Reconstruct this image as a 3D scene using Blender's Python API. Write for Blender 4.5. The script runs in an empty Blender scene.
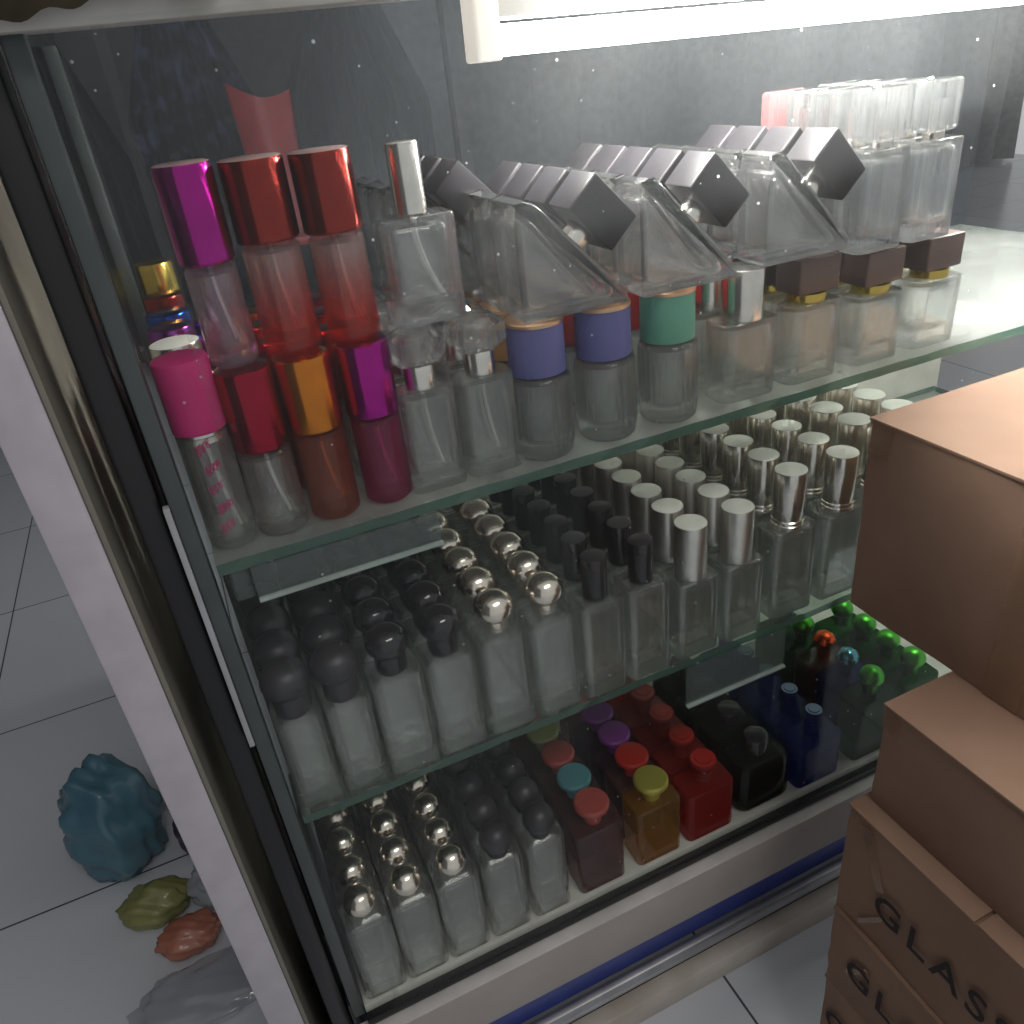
import bpy, bmesh, math, random
from mathutils import Matrix, Vector
random.seed(7)
PI = math.pi
S = 0.4            # working unit -> metres
Z0 = 0.86          # camera height in metres (z = 0 of the working frame)
C = bpy.context.scene.collection

# ------------------------------------------------------------------ materials
def lin(c):
    return tuple(((v/255)/12.92 if v/255 <= .04045 else ((v/255+.055)/1.055)**2.4) for v in c) + (1,)
def newmat(name):
    m = bpy.data.materials.new(name); m.use_nodes = True
    nt = m.node_tree; nt.nodes.clear()
    return m, nt, nt.nodes.new('ShaderNodeOutputMaterial')
def noise_color(nt, c1, c2, scale, detail=4, lo=.35, hi=.65):
    tc = nt.nodes.new('ShaderNodeTexCoord'); n = nt.nodes.new('ShaderNodeTexNoise')
    n.inputs['Scale'].default_value = scale; n.inputs['Detail'].default_value = detail
    r = nt.nodes.new('ShaderNodeValToRGB')
    r.color_ramp.elements[0].position = lo; r.color_ramp.elements[0].color = c1
    r.color_ramp.elements[1].position = hi; r.color_ramp.elements[1].color = c2
    nt.links.new(tc.outputs['Object'], n.inputs['Vector']); nt.links.new(n.outputs['Fac'], r.inputs['Fac'])
    return r.outputs['Color'], n.outputs['Fac']
def solid(name, c, rough=.6, metal=0, c2=None, scale=30, bump=0, spec=.5, coat=0, lo=.35, hi=.65):
    m, nt, out = newmat(name)
    b = nt.nodes.new('ShaderNodeBsdfPrincipled')
    b.inputs['Roughness'].default_value = rough; b.inputs['Metallic'].default_value = metal
    b.inputs['Specular IOR Level'].default_value = spec; b.inputs['Coat Weight'].default_value = coat
    col, fac = noise_color(nt, lin(c), lin(c2 or tuple(min(255, v*1.08+2) for v in c)), scale, lo=lo, hi=hi)
    nt.links.new(col, b.inputs['Base Color'])
    if bump:
        bp = nt.nodes.new('ShaderNodeBump'); bp.inputs['Strength'].default_value = bump; bp.inputs['Distance'].default_value = .002
        nt.links.new(fac, bp.inputs['Height']); nt.links.new(bp.outputs['Normal'], b.inputs['Normal'])
    nt.links.new(b.outputs[0], out.inputs[0])
    return m
def glass(name, tint=(235, 240, 238), haze=.08, refr=.5, ior=1.45, hazecol=(225, 228, 225), rough=0.0,
          dust=None, grad=None, refl=1.0, gloss=.055):
    """clear or tinted glass: see-through + refracting share, Fresnel reflection, diffuse haze: dust, and grey of refracted light painted into bottles"""
    m, nt, out = newmat(name); N = nt.nodes.new; L = nt.links.new
    tr = N('ShaderNodeBsdfTransparent'); rf = N('ShaderNodeBsdfGlass')
    rf.inputs['IOR'].default_value = ior; rf.inputs['Roughness'].default_value = rough
    tr.inputs['Color'].default_value = lin(tint); rf.inputs['Color'].default_value = lin(tint)
    if grad:   # colour sprayed on the glass, changing with height
        tc = N('ShaderNodeTexCoord'); sp = N('ShaderNodeSeparateXYZ'); mr = N('ShaderNodeMapRange'); rp = N('ShaderNodeValToRGB')
        L(tc.outputs['Object'], sp.inputs[0]); L(sp.outputs['Z'], mr.inputs['Value'])
        mr.inputs['From Min'].default_value = grad[0]; mr.inputs['From Max'].default_value = grad[1]
        rp.color_ramp.elements[0].color = lin(grad[2]); rp.color_ramp.elements[1].color = lin(grad[3])
        L(mr.outputs[0], rp.inputs['Fac']); L(rp.outputs['Color'], tr.inputs['Color']); L(rp.outputs['Color'], rf.inputs['Color'])
    m1 = N('ShaderNodeMixShader'); m1.inputs[0].default_value = refr
    L(tr.outputs[0], m1.inputs[1]); L(rf.outputs[0], m1.inputs[2])
    df = N('ShaderNodeBsdfDiffuse'); df.inputs['Color'].default_value = lin(hazecol)
    tl = N('ShaderNodeBsdfTranslucent'); tl.inputs['Color'].default_value = lin(hazecol)
    md = N('ShaderNodeMixShader'); md.inputs[0].default_value = .5; L(df.outputs[0], md.inputs[1]); L(tl.outputs[0], md.inputs[2])
    m2 = N('ShaderNodeMixShader'); m2.inputs[0].default_value = haze
    if dust:
        tc = N('ShaderNodeTexCoord'); n1 = N('ShaderNodeTexNoise'); n1.inputs['Scale'].default_value = dust[0]; n1.inputs['Detail'].default_value = 5
        mr = N('ShaderNodeMapRange'); mr.inputs['From Min'].default_value = .35; mr.inputs['From Max'].default_value = .7
        mr.inputs['To Min'].default_value = haze*dust[1]; mr.inputs['To Max'].default_value = haze*dust[2]
        L(tc.outputs['Object'], n1.inputs['Vector']); L(n1.outputs['Fac'], mr.inputs['Value'])
        fac = mr.outputs[0]
        if len(dust) > 3:      # scattered specks of dirt
            v = N('ShaderNodeTexVoronoi'); v.inputs['Scale'].default_value = dust[3]
            L(tc.outputs['Object'], v.inputs['Vector'])
            lt = N('ShaderNodeMath'); lt.operation = 'LESS_THAN'; lt.inputs[1].default_value = .075; L(v.outputs['Distance'], lt.inputs[0])
            sc = N('ShaderNodeSeparateColor'); L(v.outputs['Color'], sc.inputs[0])
            g = N('ShaderNodeMath'); g.operation = 'GREATER_THAN'; g.inputs[1].default_value = .86; L(sc.outputs[0], g.inputs[0])
            mu = N('ShaderNodeMath'); mu.operation = 'MULTIPLY'; L(lt.outputs[0], mu.inputs[0]); L(g.outputs[0], mu.inputs[1])
            m5 = N('ShaderNodeMath'); m5.operation = 'MULTIPLY'; m5.inputs[1].default_value = .5; L(mu.outputs[0], m5.inputs[0])
            ad = N('ShaderNodeMath'); ad.operation = 'ADD'; L(fac, ad.inputs[0]); L(m5.outputs[0], ad.inputs[1]); fac = ad.outputs[0]
        L(fac, m2.inputs[0])
    if grad: L(rp.outputs['Color'], df.inputs['Color']); L(rp.outputs['Color'], tl.inputs['Color'])
    L(m1.outputs[0], m2.inputs[1]); L(md.outputs[0], m2.inputs[2])
    fr = N('ShaderNodeFresnel'); ge = N('ShaderNodeNewGeometry')     # the same reflectance from either side of the surface
    io = N('ShaderNodeMapRange'); io.inputs['To Min'].default_value = 1.5; io.inputs['To Max'].default_value = 1/1.5
    L(ge.outputs['Backfacing'], io.inputs['Value']); L(io.outputs[0], fr.inputs['IOR'])
    mf = N('ShaderNodeMath'); mf.operation = 'MULTIPLY'; mf.inputs[1].default_value = refl; L(fr.outputs[0], mf.inputs[0])
    gl = N('ShaderNodeBsdfGlossy'); gl.inputs['Roughness'].default_value = gloss
    m3 = N('ShaderNodeMixShader'); L(mf.outputs[0], m3.inputs[0]); L(m2.outputs[0], m3.inputs[1]); L(gl.outputs[0], m3.inputs[2])
    L(m3.outputs[0], out.inputs[0])
    return m
def emit(name, c, s):
    m, nt, out = newmat(name); e = nt.nodes.new('ShaderNodeEmission')
    e.inputs[0].default_value = lin(c); e.inputs[1].default_value = s; nt.links.new(e.outputs[0], out.inputs[0]); return m

M = {}
M['clear'] = glass('clear_glass', (250, 251, 250), haze=.065, refr=.7, refl=1.3, hazecol=(240, 240, 235))  # haze also paints in the grey that bottles pick up by refraction
M['inner'] = glass('inner_glass_surface', (253, 253, 253), haze=.0, refr=.8, refl=1.2)
M['clear_top'] = glass('clear_glass_clean', (252, 253, 253), haze=.028, refr=.72, refl=1.25, hazecol=(240, 240, 240))
M['clear_plain'] = glass('clear_glass_thin', (250, 250, 250), haze=.09, refr=.0)
M['crystal'] = glass('crystal_acrylic', (250, 250, 250), haze=.05, refr=.8)
M['pink_crystal'] = glass('pink_acrylic', (248, 222, 222), haze=.15, refr=.5, hazecol=(215, 175, 176))
M['shelf_top'] = glass('dusty_shelf_glass', (240, 244, 241), haze=.40, refr=0, dust=(9, .55, 1.3), hazecol=(232, 234, 230))
M['shelf'] = glass('shelf_glass', (236, 243, 239), haze=.10, refr=0, dust=(9, .6, 1.4), hazecol=(225, 230, 226))
M['shelf_edge'] = glass('green_glass_edge', (110, 150, 135), haze=.6, refr=.0, hazecol=(105, 140, 126))
M['front_glass'] = glass('front_pane_glass', (250, 251, 250), haze=.013, refr=0, dust=(6, .5, 1.6, 95), hazecol=(230, 235, 235), refl=.2)
M['back_glass'] = glass('back_pane_glass', (235, 238, 240), haze=.025, refr=0, dust=(5, .6, 1.5, 90), hazecol=(215, 220, 228), refl=0.0)
M['acrylic'] = glass('clear_acrylic_strip', (215, 225, 222), haze=.16, refr=0, hazecol=(190, 200, 200))
M['acrylic_edge'] = solid('acrylic_edge', (150, 160, 155), .3)
M['red_grad'] = glass('red_sprayed_glass', haze=.12, refr=.4, hazecol=(230, 140, 130), grad=(.012, .045, (246, 88, 62), (250, 226, 224)))
M['pinkish'] = glass('pink_tinted_glass', haze=.08, refr=.4, hazecol=(230, 190, 200), grad=(.0, .05, (246, 228, 236), (248, 238, 248)))
M['orange_g'] = glass('orange_tinted_glass', (236, 165, 130), haze=.2, refr=.3, hazecol=(190, 105, 80))
M['magenta_g'] = glass('magenta_tinted_glass', (232, 120, 178), haze=.22, refr=.3, hazecol=(200, 75, 130))
M['brown_g'] = glass('brown_tinted_glass', (200, 160, 155), haze=.34, refr=.2, hazecol=(138, 98, 96))
M['amber_g'] = glass('amber_tinted_glass', (236, 200, 130), haze=.28, refr=.3, hazecol=(190, 155, 85))
M['red_g'] = glass('red_tinted_glass', (226, 70, 55), haze=.42, refr=.2, hazecol=(190, 50, 40), refl=.6)
M['purple_g'] = glass('purple_tinted_glass', (160, 105, 145), haze=.34, refr=.2, hazecol=(110, 65, 105), refl=.6)
M['black_g'] = glass('black_tinted_glass', (58, 56, 52), haze=.10, refr=.1, hazecol=(48, 47, 44), refl=.6)
M['blue_g'] = glass('blue_tinted_glass', (70, 105, 195), haze=.42, refr=.2, hazecol=(30, 58, 145), refl=.4)
M['green_g'] = glass('green_tinted_glass', (60, 150, 62), haze=.3, refr=.2, hazecol=(20, 98, 26), refl=.4)
M['tube_plastic'] = solid('translucent_tube_plastic', (225, 225, 222), .4)
def metal(name, c, rough=.18): return solid(name, c, rough, 1.0, scale=60)
M['silver'] = metal('polished_silver', (225, 221, 214), .2)
M['silver_ball'] = metal('brushed_silver', (232, 222, 210), .2)
M['silver_satin'] = metal('satin_silver', (212, 210, 205), .36)
M['silver_top'] = solid('matte_silver_disc', (222, 222, 214), .5, .1)
M['dull_top'] = solid('dull_silver_disc', (165, 165, 158), .5, .1)
M['gold'] = metal('polished_gold', (205, 180, 90), .2)
M['gold_top'] = solid('pale_gold_disc', (178, 170, 78), .35, .5)
M['magenta_m'] = metal('magenta_metal', (165, 26, 135), .16)
M['brick_m'] = metal('copper_red_metal', (140, 50, 44), .2)
M['ltop'] = solid('pinkish_worn_disc', (190, 160, 158), .4, .3)
M['crimson_m'] = metal('crimson_metal', (150, 18, 48), .18)
M['orange_m'] = metal('orange_gold_metal', (200, 120, 40), .2)
M['purple_m'] = metal('purple_metal', (150, 70, 165), .2)
M['blue_m'] = metal('blue_metal', (45, 90, 190), .2)
M['pink'] = solid('matte_fuchsia_plastic', (178, 15, 100), .55)
M['violet'] = solid('matte_violet_blue', (92, 92, 142), .6)
M['green'] = solid('matte_sea_green', (96, 152, 132), .6)
M['red'] = solid('matte_red_plastic', (195, 50, 50), .5)
M['orange'] = solid('matte_orange_plastic', (205, 150, 95), .5)
M['copper_top'] = metal('copper_disc', (225, 185, 150), .35)
M['black_gloss'] = solid('glossy_black_plastic', (34, 32, 36), .12, coat=.3)
M['black_matte'] = solid('satin_black_plastic', (50, 48, 52), .38)
M['grey_cap'] = solid('dark_grey_plastic', (38, 36, 39), .34, spec=.2)
M['brown_cap'] = solid('dark_brown_plastic', (88, 72, 68), .3)
M['terracotta'] = solid('terracotta_gloss', (158, 72, 65), .22)
M['teal'] = solid('teal_gloss', (76, 128, 134), .22)
M['olive'] = solid('olive_gloss', (140, 145, 90), .3)
M['red_gloss'] = solid('red_gloss', (165, 36, 28), .2)
M['purple_gloss'] = solid('purple_gloss', (120, 52, 130), .22)
M['blue_top'] = solid('pale_blue_disc', (125, 150, 175), .35)
M['teal_m'] = metal('teal_metal', (90, 150, 165), .2)
M['green_m'] = metal('green_metal', (80, 170, 55), .3)
M['ember_m'] = metal('orange_red_metal', (220, 85, 40), .2)
M['white_frame'] = solid('white_painted_frame', (205, 204, 198), .45, c2=(190, 188, 180), scale=18)
M['rail'] = solid('grey_beige_painted_rail', (168, 160, 155), .5, c2=(158, 150, 144), scale=12)
M['rail_top'] = solid('pale_ledge', (200, 196, 192), .4, c2=(180, 176, 172), scale=25)  # lighter tone given to the rail's upward face
M['board'] = solid('white_laminate_board', (190, 188, 180), .45)
M['slate'] = solid('slate_grey_post', (60, 66, 66), .35)
M['black'] = solid('plain_black', (16, 16, 18), .35)
M['beige_side'] = solid('grey_beige_board', (112, 108, 98), .6)
M['lilac_board'] = solid('pale_lilac_grey_board', (186, 180, 186), .55, c2=(176, 170, 176), scale=40)
M['trim_grey'] = solid('grey_trim', (150, 150, 154), .5)
M['navy'] = solid('navy_blue_panel', (46, 60, 128), .4)
M['alu'] = solid('brushed_aluminium', (165, 165, 168), .32, .8)
M['lip'] = solid('worn_beige_lip', (205, 198, 188), .6, c2=(176, 168, 156), scale=14)
M['dark'] = solid('gap_shade', (20, 20, 22), .7)  # near-black colour that puts the shade of gaps into the surface
M['card'] = solid('brown_cardboard', (150, 120, 100), .85, c2=(134, 104, 86), scale=9, bump=.25)
M['tape'] = glass('parcel_tape', (250, 240, 230), haze=.3, refr=0, hazecol=(205, 182, 160))
M['ink'] = solid('dark_printed_ink', (42, 30, 30), .8)
M['lampwhite'] = solid('warm_white_lamp_plastic', (250, 244, 234), .4)
M['lampcap'] = solid('glowing_lamp_end_plastic', (250, 244, 234), .4)
_b = [n for n in M['lampcap'].node_tree.nodes if n.type == 'BSDF_PRINCIPLED'][0]; _b.inputs['Emission Color'].default_value = (1, .9, .8, 1); _b.inputs['Emission Strength'].default_value = .5  # weak emission stands in for tube light shining through the end plastic
M['lamp'] = emit('lit_lamp_tube', (255, 253, 250), 245.0)
M['cloth_navy'] = solid('navy_speckled_cloth', (10, 12, 30), .9, c2=(70, 76, 110), scale=16, lo=.5, hi=.72)
M['cloth_black'] = solid('black_cloth', (12, 12, 16), .9)
M['cloth_slate'] = solid('slate_cloth', (26, 30, 38), .9)
M['curtain'] = solid('grey_curtain', (112, 110, 112), .9)
M['red_plastic'] = solid('red_moulded_plastic', (185, 35, 38), .35)
M['olive_cloth'] = solid('olive_brown_cloth', (72, 66, 50), .9, bump=.4)
M['skin'] = solid('beige_plastic_ring', (190, 160, 140), .5)
M['bag_blue'] = solid('blue_plastic_bag', (66, 104, 120), .25, c2=(96, 132, 145), scale=5, bump=.6)
M['bag_yellow'] = solid('yellow_plastic_bag', (122, 122, 70), .25, c2=(150, 150, 100), scale=5, bump=.6)
M['bag_orange'] = solid('orange_plastic_bag', (165, 98, 78), .25, c2=(180, 125, 105), scale=5, bump=.6)
M['bag_clear'] = glass('clear_plastic_bag', (235, 236, 238), haze=.5, refr=0, hazecol=(225, 228, 232))
M['bag_purple'] = solid('dark_purple_bag', (60, 48, 66), .3)
M['wall'] = solid('dark_grey_wall', (86, 86, 88), .8)

# floor tiles
def tile_mat():
    m, nt, out = newmat('pale_floor_tiles'); N = nt.nodes.new; L = nt.links.new
    b = N('ShaderNodeBsdfPrincipled'); b.inputs['Roughness'].default_value = .22
    tc = N('ShaderNodeTexCoord'); mp = N('ShaderNodeMapping'); br = N('ShaderNodeTexBrick')
    mp.inputs['Location'].default_value = (.077, -.04, 0)
    br.offset = 0; br.inputs['Scale'].default_value = 1; br.inputs['Brick Width'].default_value = .4; br.inputs['Row Height'].default_value = .4
    br.inputs['Mortar Size'].default_value = .0014; br.inputs['Color1'].default_value = lin((204, 207, 212)); br.inputs['Color2'].default_value = lin((198, 202, 209))
    br.inputs['Mortar'].default_value = lin((82, 82, 88))
    L(tc.outputs['Object'], mp.inputs[0]); L(mp.outputs[0], br.inputs[0]); L(br.outputs['Color'], b.inputs['Base Color']); L(b.outputs[0], out.inputs[0])
    return m
M['tiles'] = tile_mat()

# ------------------------------------------------------------------ mesh helpers (working units; scaled by S on linking)
def obj(name, bm, mats, parent=None, loc=(0, 0, 0), smooth=30, crisp=0):
    me = bpy.data.meshes.new(name)
    for v in bm.verts: v.co *= S
    bm.to_mesh(me); bm.free()
    for m in (mats if isinstance(mats, (list, tuple)) else [mats]): me.materials.append(m)
    if smooth:
        for p in me.polygons: p.use_smooth = True
        me.set_sharp_from_angle(angle=math.radians(smooth))
        if crisp:
            for p in me.polygons:
                if p.area > crisp*S*S: p.use_smooth = False
    o = bpy.data.objects.new(name, me); C.objects.link(o)
    if parent: o.parent = parent; o.location = Vector(loc)*S
    else: o.location = W(*loc)
    return o
def W(x, y, z): return Vector((x*S, y*S, z*S + Z0))
def tag(o, label, cat, group=None):
    o['label'] = label; o['category'] = cat
    if group: o['group'] = group
    return o
def thing(name, label, cat, loc, group=None):
    o = bpy.data.objects.new(name, None); C.objects.link(o); o.location = W(*loc); o.empty_display_size = .02
    return tag(o, label, cat, group)
def struct(o): o['kind'] = 'structure'; return o
def rbox_into(bm, w, d, h, r=.01, r2=.004, c=(0, 0, 0), seg=4, flip=False, taper=1.0, mi=0):
    """rounded box standing on c"""
    b = bmesh.new(); bmesh.ops.create_cube(b, size=1)
    for v in b.verts: v.co = Vector((v.co.x*w, v.co.y*d, (v.co.z+.5)*h))
    if r > 0:
        es = [e for e in b.edges if abs(e.verts[0].co.z-e.verts[1].co.z) > h*.5]
        bmesh.ops.bevel(b, geom=es, offset=r, segments=seg, profile=.5, affect='EDGES')
    if r2 > 0:
        es = [e for e in b.edges if abs(e.verts[0].co.z-e.verts[1].co.z) < 1e-6 and len(e.link_faces) == 2 and any(abs(f.normal.z) < .5 for f in e.link_faces)]
        b.normal_update()
        es = [e for e in b.edges if abs(e.verts[0].co.z-e.verts[1].co.z) < 1e-6 and any(abs(f.normal.z) < .5 for f in e.link_faces)]
        bmesh.ops.bevel(b, geom=es, offset=r2, segments=2, profile=.5, affect='EDGES')
    if taper != 1:
        for v in b.verts:
            k = taper+(1-taper)*v.co.z/h; v.co.x *= k; v.co.y *= k
    if flip: bmesh.ops.reverse_faces(b, faces=b.faces[:])
    for f in b.faces: f.material_index = mi
    me = bpy.data.meshes.new('t')
    for v in b.verts: v.co += Vector(c)
    b.to_mesh(me); b.free(); bm.from_mesh(me); bpy.data.meshes.remove(me)
    return bm
def rbox(*a, **k): return rbox_into(bmesh.new(), *a, **k)
def box_into(bm, x0, x1, y0, y1, z0, z1):
    vs = [bm.verts.new(p) for p in [(x0,y0,z0),(x1,y0,z0),(x1,y1,z0),(x0,y1,z0),(x0,y0,z1),(x1,y0,z1),(x1,y1,z1),(x0,y1,z1)]]
    for f in [(3,2,1,0),(4,5,6,7),(0,1,5,4),(1,2,6,5),(2,3,7,6),(3,0,4,7)]: bm.faces.new([vs[i] for i in f])
    return bm
def box(x0, x1, y0, y1, z0, z1, bev=.002):
    bm = box_into(bmesh.new(), x0, x1, y0, y1, z0, z1)
    if bev: bmesh.ops.bevel(bm, geom=bm.edges[:], offset=bev, segments=2, profile=.5, affect='EDGES')
    return bm
def lathe_into(bm, prof, n=36, flip=False, rib=0, ribn=20, ribz=None, c=(0, 0), mi=0):
    rings = []
    for (r, z) in prof:
        if r < 1e-5: rings.append([bm.verts.new((c[0], c[1], z))]); continue
        k = []
        for i in range(n):
            a = 2*PI*i/n; rr = r
            if rib and ribz[0] < z < ribz[1]: rr = r*(1+rib*math.cos(ribn*a))
            k.append(bm.verts.new((c[0]+rr*math.cos(a), c[1]+rr*math.sin(a), z)))
        rings.append(k)
    for a, b in zip(rings, rings[1:]):
        if len(a) == 1 and len(b) == 1: continue
        for i in range(n):
            j = (i+1) % n
            f = [a[0], b[j], b[i]] if len(a) == 1 else ([a[i], a[j], b[0]] if len(b) == 1 else [a[i], a[j], b[j], b[i]])
            if flip: f = f[::-1]
            bm.faces.new(f).material_index = mi
    return bm
def lathe(prof, **k): return lathe_into(bmesh.new(), prof, **k)
def cyl_prof(r, z0, z1, b=.004):
    return [(0, z0), (r-b*.3, z0), (r, z0+b*.5), (r, z1-b), (r-b*.3, z1-b*.3), (r-b, z1), (0, z1)]
def tube_into(bm, pts, r, n=8):
    pts = [Vector(p) for p in pts]; rings = []
    for i, p in enumerate(pts):
        t = (pts[min(i+1, len(pts)-1)]-pts[max(i-1, 0)]).normalized()
        a = t.orthogonal().normalized(); b = t.cross(a)
        rings.append([bm.verts.new(p+a*r*math.cos(2*PI*k/n)+b*r*math.sin(2*PI*k/n)) for k in range(n)])
    for a, b in zip(rings, rings[1:]):
        for k in range(n): bm.faces.new([a[k], a[(k+1) % n], b[(k+1) % n], b[k]])
    bm.faces.new(rings[0][::-1]); bm.faces.new(rings[-1])
    return bm
def prism_into(bm, poly, y0, y1, flip=False):
    a = [bm.verts.new((x, y0, z)) for x, z in poly]; b = [bm.verts.new((x, y1, z)) for x, z in poly]
    n = len(poly); fs = [bm.faces.new(a), bm.faces.new(b[::-1])]
    for i in range(n): fs.append(bm.faces.new([a[(i+1) % n], a[i], b[i], b[(i+1) % n]]))
    if flip: bmesh.ops.reverse_faces(bm, faces=fs)
    return fs
def top_mat(o, idx=1, th=.9):
    zmax = max(v.co.z for v in o.data.vertices)
    for p in o.data.polygons:
        if p.normal.z > th and abs(p.center.z-zmax) < .002*S + .0006: p.material_index = idx
def dup(root, loc, label, group=None):
    r = root.copy(); C.objects.link(r); r.location = W(*loc); r['label'] = label
    if group: r['group'] = group
    for ch in list(root.children):
        c = ch.copy(); C.objects.link(c); c.parent = r
        for g in ch.children:
            d = g.copy(); C.objects.link(d); d.parent = c
    return r

# ------------------------------------------------------------------ bottle bodies (stand on z = 0)
def body_rect(root, mat, w, d, h, r=.012, wall=.007, base=.024, thin=False):
    bm = rbox(w, d, h, r, .004)
    if not thin: rbox_into(bm, w-2*wall, d-2*wall, h-base-wall, r, .012, c=(0, 0, base), flip=True, mi=1)
    return obj('glass_body', bm, [mat, M['inner']], root, smooth=40, crisp=.0012)
def dip_tube(root, z0, z1, bend=.014):
    return obj('dip_tube', tube_into(bmesh.new(), [(bend*(1-t/8)**2, .003, z0+(z1-z0)*t/8) for t in range(9)], .0024), M['tube_plastic'], root)
def ball_cap(root, mat, h, R=.033, rn=.021, neck=.028, flat=.85):
    cz = h+neck+R*flat*.72
    prof = [(0, h), (rn*.97, h), (rn, h+.003), (rn, h+neck)]
    for k in range(1, 13):
        a = -PI/2*.62 + (PI/2+PI/2*.62)*k/12
        prof.append((R*math.cos(a), cz+R*flat*math.sin(a)))
    prof[-1] = (0, prof[-1][1])
    return obj('cap', lathe(prof, n=32), mat, root, smooth=50)
def cyl_cap(root, mat, topm, h, r, hh, b=.003, ring=False, n=36):
    if ring: prof = [(0, h), (r+.001, h), (r+.001, h+.005), (r-.001, h+.007), (r+.001, h+.009), (r+.001, h+.014), (r-.001, h+.016), (r, h+.018), (r, h+hh-b), (r-b*.3, h+hh-b*.3), (r-b, h+hh), (0, h+hh)]
    else: prof = cyl_prof(r, h, h+hh, b)
    o = obj('cap', lathe(prof, n=n), [mat, topm], root)
    top_mat(o); return o
def bottle(label, x, y, z, group=None): return thing('perfume_bottle', label, 'bottle', (x, y, z), group)
ORD = ['front', 'second', 'third', 'fourth', 'fifth', 'sixth', 'seventh', 'eighth']
def rows(maker, label, x, ys, z, group, dx=0):
    """one column of identical bottles running back from the front edge; label has a %s for the place in the column"""
    first = None
    for i, y in enumerate(ys):
        l = label % (ORD[i] if i == 0 else ORD[i]+' from front')
        if first is None: first = maker(l, x, y, z, group)
        else: dup(first, (x+dx*i, y, z), l)
    return first

# ------------------------------------------------------------------ the room
fl = struct(obj('floor', box_into(bmesh.new(), -4, 13, -4, 11, -2.2, -2.15), M['tiles'], smooth=0))
struct(obj('wall_back', box_into(bmesh.new(), -4, 14, 10.5, 10.8, -2.15, 5), M['wall'], smooth=0))
struct(obj('wall_left', box_into(bmesh.new(), -4.2, -4, -4, 10.8, -2.15, 5), M['wall'], smooth=0))
struct(obj('ceiling', box_into(bmesh.new(), -4, 14, 2.4, 10.8, 5.0, 5.1), M['wall'], smooth=0))

# ------------------------------------------------------------------ display cabinet
XR = 2.15
ZA, ZB, ZC = -.545, -1.043, -1.596
ZE = .0012         # hair's breadth between a bottle and what carries it
cab = thing('display_cabinet', 'glass display cabinet with white top frame, filled with perfume bottles', 'cabinet', (-.05, 1.0, -2.15))
CO = (-.05, 1.0, -2.15)
def cpart(name, x0, x1, y0, y1, z0, z1, mat, bev=.002, **k):
    return obj(name, box(x0-CO[0], x1-CO[0], y0-CO[1], y1-CO[1], z0-CO[2], z1-CO[2], bev), mat, cab, **k)
cpart('top_rail', -.09, XR, .985, 1.03, .071, .112, M['white_frame'], .004)
cpart('top_rail_flange', -.09, XR, .975, 1.0, .1, .125, M['white_frame'], .002)
cpart('top_board', -.09, XR, 1.03, 1.72, .122, .14, M['white_frame'])
cpart('corner_post', -.082, -.0595, 1.0, 1.04, -1.62, .1, M['slate'], .003)
cpart('corner_post', -.082, -.0595, 1.68, 1.72, -1.62, .1, M['slate'], .003)
e = cpart('post_trim', -.090, -.082, .995, 1.01, -.86, -.445, M['trim_grey'], .001); e['label'] = 'thin chipped white trim strip on the post'
cpart('side_panel', -.0585, -.0535, 1.0, 1.7, -1.62, .08, [M['front_glass']], 0, smooth=0)
cpart('black_panel', -.128, -.092, 1.02, 1.10, -2.15, .1, M['black'], .006)  # plain black panel beside the corner post
cpart('back_panel', -.058, XR, 1.70, 1.71, ZA-.02, .122, M['back_glass'], 0, smooth=0)
cpart('back_board', -.058, XR, 1.70, 1.715, -1.62, ZA-.02, M['board'], 0, smooth=0)
cpart('bottom_board', -.058, XR, 1.0, 1.70, -1.622, ZC, M['board'])
cpart('sliding_glass_panel', -.058, .012, .992, .996, ZC-.02, .078, M['front_glass'], 0, smooth=0)
cpart('sliding_glass_panel', .0, XR, .984, .988, ZC-.02, .078, M['front_glass'], 0, smooth=0)
cpart('glass_track', -.06, XR, .981, 1.0, -1.635, -1.617, M['black'], .001)
rl = cpart('base_rail', -.09, XR, .955, 1.0, -1.785, -1.64, [M['rail'], M['rail_top']], .004)
top_mat(rl)
cpart('navy_panel', -.09, XR, 1.02, 1.03, -1.97, -1.785, M['navy'])
cpart('track_bar', -.09, XR, .99, 1.02, -2.025, -1.972, M['alu'], .015)
cpart('track_gap_shade', -.09, XR, 1.015, 1.03, -2.08, -2.02, M['dark'], 0)  # near-black strip painting the shade under the track bar
cpart('floor_lip', -.09, XR, .975, 1.03, -2.15, -2.068, M['lip'], .004)
cpart('side_skirt', -.09, -.075, 1.03, 1.72, -2.15, -1.62, M['slate'])

def shelf(z, y0, mat, label):
    bm = bmesh.new(); n = 60; x0, x1, y1, th = -.052, XR-.02, 1.695, .017
    top, bot = [], []
    for i in range(n+1):           # slightly chipped, uneven cut edge
        x = x0+(x1-x0)*i/n; dy = random.uniform(-.002, .002)
        top.append(bm.verts.new((x, y0+dy, z))); bot.append(bm.verts.new((x, y0+random.uniform(-.0015, .0015), z-th)))
    bt = [bm.verts.new((x1, y1, z)), bm.verts.new((x0, y1, z))]; bb = [bm.verts.new((x1, y1, z-th)), bm.verts.new((x0, y1, z-th))]
    bm.faces.new(top+bt); bm.faces.new((bot+bb)[::-1])
    for i in range(n): f = bm.faces.new([bot[i], bot[i+1], top[i+1], top[i]]); f.material_index = 1
    f = bm.faces.new([bot[-1], bb[0], bt[0], top[-1]]); f.material_index = 1
    f = bm.faces.new([bb[0], bb[1], bt[1], bt[0]]); f.material_index = 1
    f = bm.faces.new([bb[1], bot[0], top[0], bt[1]]); f.material_index = 1
    o = obj('glass_shelf', bm, [mat, M['shelf_edge']], smooth=0); tag(o, label, 'shelf'); return o
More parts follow.
